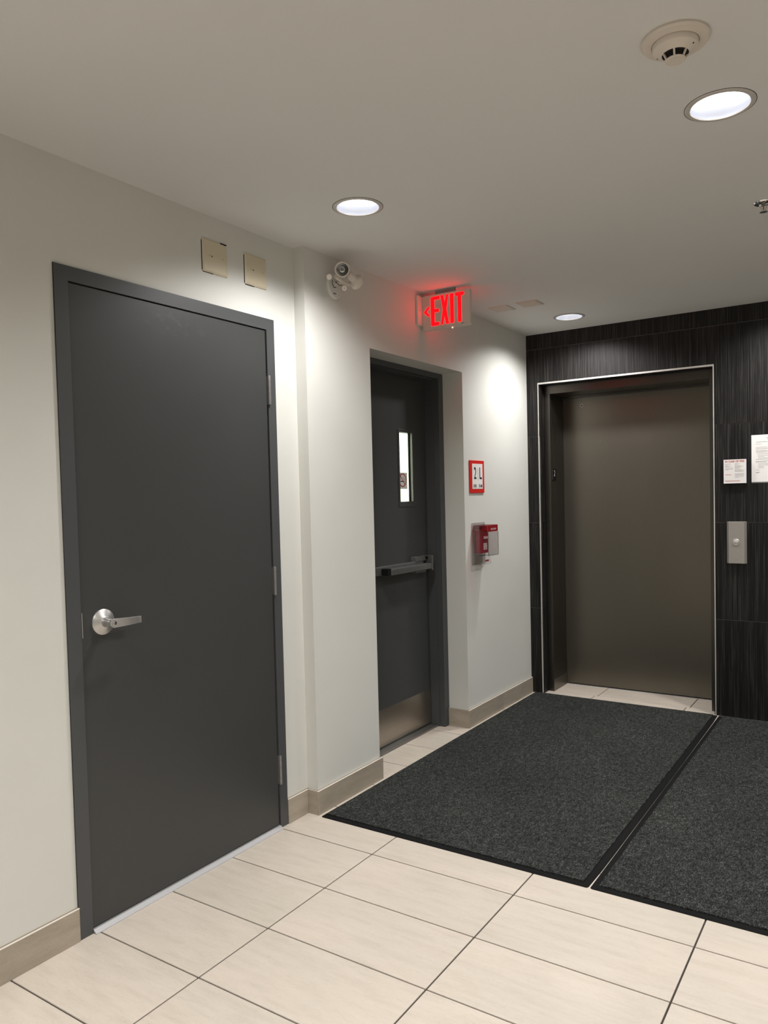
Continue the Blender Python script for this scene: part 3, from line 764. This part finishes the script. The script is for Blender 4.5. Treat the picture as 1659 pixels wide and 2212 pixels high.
bm = bmesh.new(); bx(bm, xg + .0002, xg + .0003, cy - .022, cy + .012, cz - .010, cz - .004)
finish('cigarette', bm, 'blackgloss', t)
bm = bmesh.new(); bx(bm, xg + .0002, xg + .0003, cy + .013, cy + .022, cz - .010, cz - .004)
tube(bm, [(xg + .0003, cy + .018, cz + .000), (xg + .0003, cy + .014, cz + .006), (xg + .0003, cy + .004, cz + .010), (xg + .0003, cy + .000, cz + .018), (xg + .0003, cy + .006, cz + .024)], .0008, 5)
tube(bm, [(xg + .0003, cy + .022, cz + .000), (xg + .0003, cy + .019, cz + .010), (xg + .0003, cy + .010, cz + .014), (xg + .0003, cy + .008, cz + .021)], .0008, 5)
finish('smoke', bm, 'inkgrey', t)
bm = bmesh.new()
bx(bm, xg + .0002, xg + .0003, 1.3255, 1.4145, 1.5620, 1.5635); finish('border_line', bm, 'inkgrey', t)
bm = bmesh.new(); bx(bm, xg + .0002, xg + .0003, 1.3255, 1.4145, 1.468, 1.4692); finish('border_line', bm, 'inkgrey', t)
bm = bmesh.new(); bx(bm, xg + .0002, xg + .0003, 1.405, 1.410, 1.472, 1.478); finish('corner_mark', bm, 'inkgrey', t)

# lift floor number plate on the left jamb
t = thing('lift_floor_plate', 'small black floor plate with raised numeral 2 on the lift jamb', 'number plate', (JL, 2.785, 1.55))
bm = bmesh.new(); prism(bm, rrect(.062, .086, .010, 4, 2.790, 1.5515), (JL + .0005, 0, 0), (0, 1, 0), (0, 0, 1), (.0035, 0, 0)); finish('plate', bm, 'blackgloss', t)
bm = bmesh.new(); bx(bm, JL + .0006, JL + .0042, 2.7565, 2.7588, 1.516, 1.588); finish('plate_edge', bm, 'chrome', t)
text_obj('numeral', '2', .062, (JL + .0044, 2.792, 1.561), 'x', 'inklight', t, .72, .0003)

# IN CASE OF FIRE sign
t = thing('fire_instruction_sign', 'white square IN CASE OF FIRE sign with purple sides on the dark tiles', 'sign', (1.418, YE, 1.53))
yb_ = YE - .0195
boxo('block', (1.3545, 1.4815, yb_, YE - .0003, 1.4555, 1.6005), 'paperedge', t)
boxo('printed_sheet', (1.3540, 1.4820, yb_ - .0011, yb_ - .0001, 1.4550, 1.6010), 'signwhite', t)
text_obj('heading', 'IN CASE OF FIRE', .0155, (1.4165, yb_ - .0014, 1.5890), '-y', 'inkred', t, .92, .0002, 1.05, bold=.0004)
def bars(rows, x, y, nm, material, par, seedv=3):
    rnd = random.Random(seedv); bm = bmesh.new()
    for z, x0_, x1_, h in rows:
        c = x0_
        while c < x1_:
            w0 = rnd.uniform(.0025, .007); bx(bm, c, min(c + w0, x1_), y - .0002, y, z - h / 2, z + h / 2); c += w0 + .0011
    o = finish(nm, bm, material, par); o['kind'] = 'stuff'; return o
rows_ = []
xl, xr = 1.3625, 1.4180
for z, w0 in ((1.5735, .034), (1.5685, .014), (1.5615, .030), (1.5575, .020), (1.5500, .043), (1.5430, .046), (1.5380, .019)): rows_.append((z, xl, xl + w0, .0016))
for z, w0 in ((1.5755, .028), (1.5705, .023), (1.5635, .033), (1.5585, .046), (1.5545, .034), (1.5500, .030), (1.5455, .028), (1.5385, .036), (1.5340, .054), (1.5300, .044), (1.5260, .050), (1.5140, .052), (1.5100, .054), (1.5060, .049), (1.5010, .050), (1.4950, .051), (1.4900, .024)): rows_.append((z, xr, xr + w0, .0014))
bars(rows_, 0, yb_ - .0012, 'printed_text', 'inkgrey', t)
bars([(1.5085, xl, xl + .036, .0030), (1.4700, xl, xl + .084, .0034)], 0, yb_ - .0012, 'printed_footer', 'inkred', t)

# paper notice
t = thing('paper_notice', 'white printed paper notice taped to the dark tiles at the right edge', 'notice', (1.616, YE, 1.60))
bm = bmesh.new(); bx(bm, 1.508, 1.724, YE - .0016, YE - .0006, 1.4600, 1.7430); finish('sheet', bm, 'paper', t)
rows_ = [(1.7230, 1.590, 1.650, .0040), (1.7150, 1.596, 1.645, .0030), (1.7000, 1.535, 1.700, .0026), (1.6880, 1.532, 1.560, .0018), (1.6680, 1.534, 1.700, .0020), (1.6590, 1.532, 1.700, .0026), (1.6480, 1.533, 1.700, .0018), (1.6430, 1.533, 1.705, .0018), (1.6370, 1.533, 1.690, .0018),
         (1.6280, 1.540, 1.69, .0018), (1.6190, 1.545, 1.70, .0018), (1.6110, 1.545, 1.580, .0018), (1.6030, 1.545, 1.70, .0018), (1.5950, 1.533, 1.700, .0020), (1.5840, 1.533, 1.700, .0022), (1.5785, 1.533, 1.590, .0022), (1.5690, 1.545, 1.70, .0020), (1.5610, 1.545, 1.66, .0020), (1.5530, 1.545, 1.576, .0022), (1.5450, 1.543, 1.576, .0022), (1.5320, 1.533, 1.553, .0018), (1.5180, 1.533, 1.556, .0022), (1.5150, 1.533, 1.546, .0022)]
bars(rows_, 0, YE - .0017, 'printed_text', 'inkgrey', t, 9)
boxo('tape', (1.509, 1.64, YE - .0012, YE - .0005, 1.4545, 1.4585), 'inkgrey', t)

# lift call button station
t = thing('lift_call_station', 'satin metal lift call station with one round button on dark tiles', 'call button', (1.423, YE, 1.09))
bm = bmesh.new()
prism(bm, [(1.3665, 0), (1.3790, .0185), (1.4680, .0185), (1.4800, 0)], (0, YE - .0003, .9630), (1, 0, 0), (0, -1, 0), (0, 0, .2575)); finish('face_plate', bm, 'station', t, bevel=.0012)
bm = bmesh.new(); lathe(bm, (1.4215, YE - .0188, 1.095), [(.0195, 0), (.0195, .003), (.018, .0045), (.0145, .0035), (.0145, 0)], '-y', 40); finish('button_ring', bm, 'steel', t, smooth=True)
bm = bmesh.new(); lathe(bm, (1.4215, YE - .0188, 1.095), [(.0142, 0), (.0142, .0040), (.0125, .0050), (0, .0052)], '-y', 40); finish('button', bm, 'trim', t, smooth=True)
bm = bmesh.new(); lathe(bm, (1.4215, YE - .0188, .986), [(0, .0006), (.0025, .0006), (.0025, 0)], '-y', 14); finish('screw', bm, 'hinge', t)

# floor mats
def mat_thing(lab, x0, x1, y0, y1, bl, seed_, bow=0.0):
    rnd = random.Random(seed_)
    t = thing('floor_mat', lab, 'mat', ((x0 + x1) / 2, (y0 + y1) / 2, 0), 'charcoal entrance mats')
    bm = bmesh.new(); r = .010; P = []
    for (cx, cy, a0) in ((x1 - r, y1 - r, 0), (x0 + r, y1 - r, 90), (x0 + r, y0 + r, 180), (x1 - r, y0 + r, 270)):
        for k in range(5):
            a = math.radians(a0 + 22.5 * k); P.append((cx + r * math.cos(a), cy + r * math.sin(a)))
        if a0 == 270:
            for k in range(1, 16):
                u = k / 16; P.append((x1 + bow * math.sin(math.pi * u) ** .2, y0 + r + (y1 - y0 - 2 * r) * u))
    n = len(P); rings = []
    cxm, cym = (x0 + x1) / 2, (y0 + y1) / 2
    for ins, z in ((0, .0003), (.001, .0022), (.012, .0035)):
        rings.append([bm.verts.new((px + (ins if px < cxm else -ins), py + (ins if py < cym else -ins), z)) for px, py in P])
    for A, B in zip(rings, rings[1:]):
        for k in range(n): bm.faces.new((A[k], A[(k + 1) % n], B[(k + 1) % n], B[k]))
    bm.faces.new(rings[-1]); bm.faces.new(rings[0][::-1])
    finish('rubber_border', bm, 'black', t)
    # carpet field with slightly ragged edges
    bm = bmesh.new(); E = []
    bxl, bxr, byf, byb = bl
    X0_, X1_, Y0_, Y1_ = x0 + bxl, x1 - bxr, y0 + byf, y1 - byb
    def edge(ax, ay, bx_, by_, nrm):
        L_ = math.hypot(bx_ - ax, by_ - ay); m_ = int(L_ / .012)
        for k in range(m_):
            u = k / m_; j = rnd.uniform(-.0012, .0012); E.append((ax + (bx_ - ax) * u + nrm[0] * j, ay + (by_ - ay) * u + nrm[1] * j))
    edge(X0_, Y0_, X1_, Y0_, (0, 1)); edge(X1_, Y0_, X1_, Y1_, (1, 0)); edge(X1_, Y1_, X0_, Y1_, (0, 1)); edge(X0_, Y1_, X0_, Y0_, (1, 0))
    lo_ = [bm.verts.new((a, b, .0036)) for a, b in E]; hi = [bm.verts.new((a, b, .0078)) for a, b in E]
    m_ = len(E)
    for k in range(m_): bm.faces.new((lo_[k], lo_[(k + 1) % m_], hi[(k + 1) % m_], hi[k]))
    bm.faces.new(hi)
    finish('carpet_pile', bm, 'carpet', t)
mat_thing('charcoal carpet mat with black rubber border in front of the lift and stair door', .0865, 1.3065, .178, 2.636, (.010, .026, .030, .006), 3, .0058)
mat_thing('charcoal carpet mat at the right edge under the lift call station', 1.3130, 2.5330, .178, 2.636, (.026, .026, .030, .010), 5)

settle()
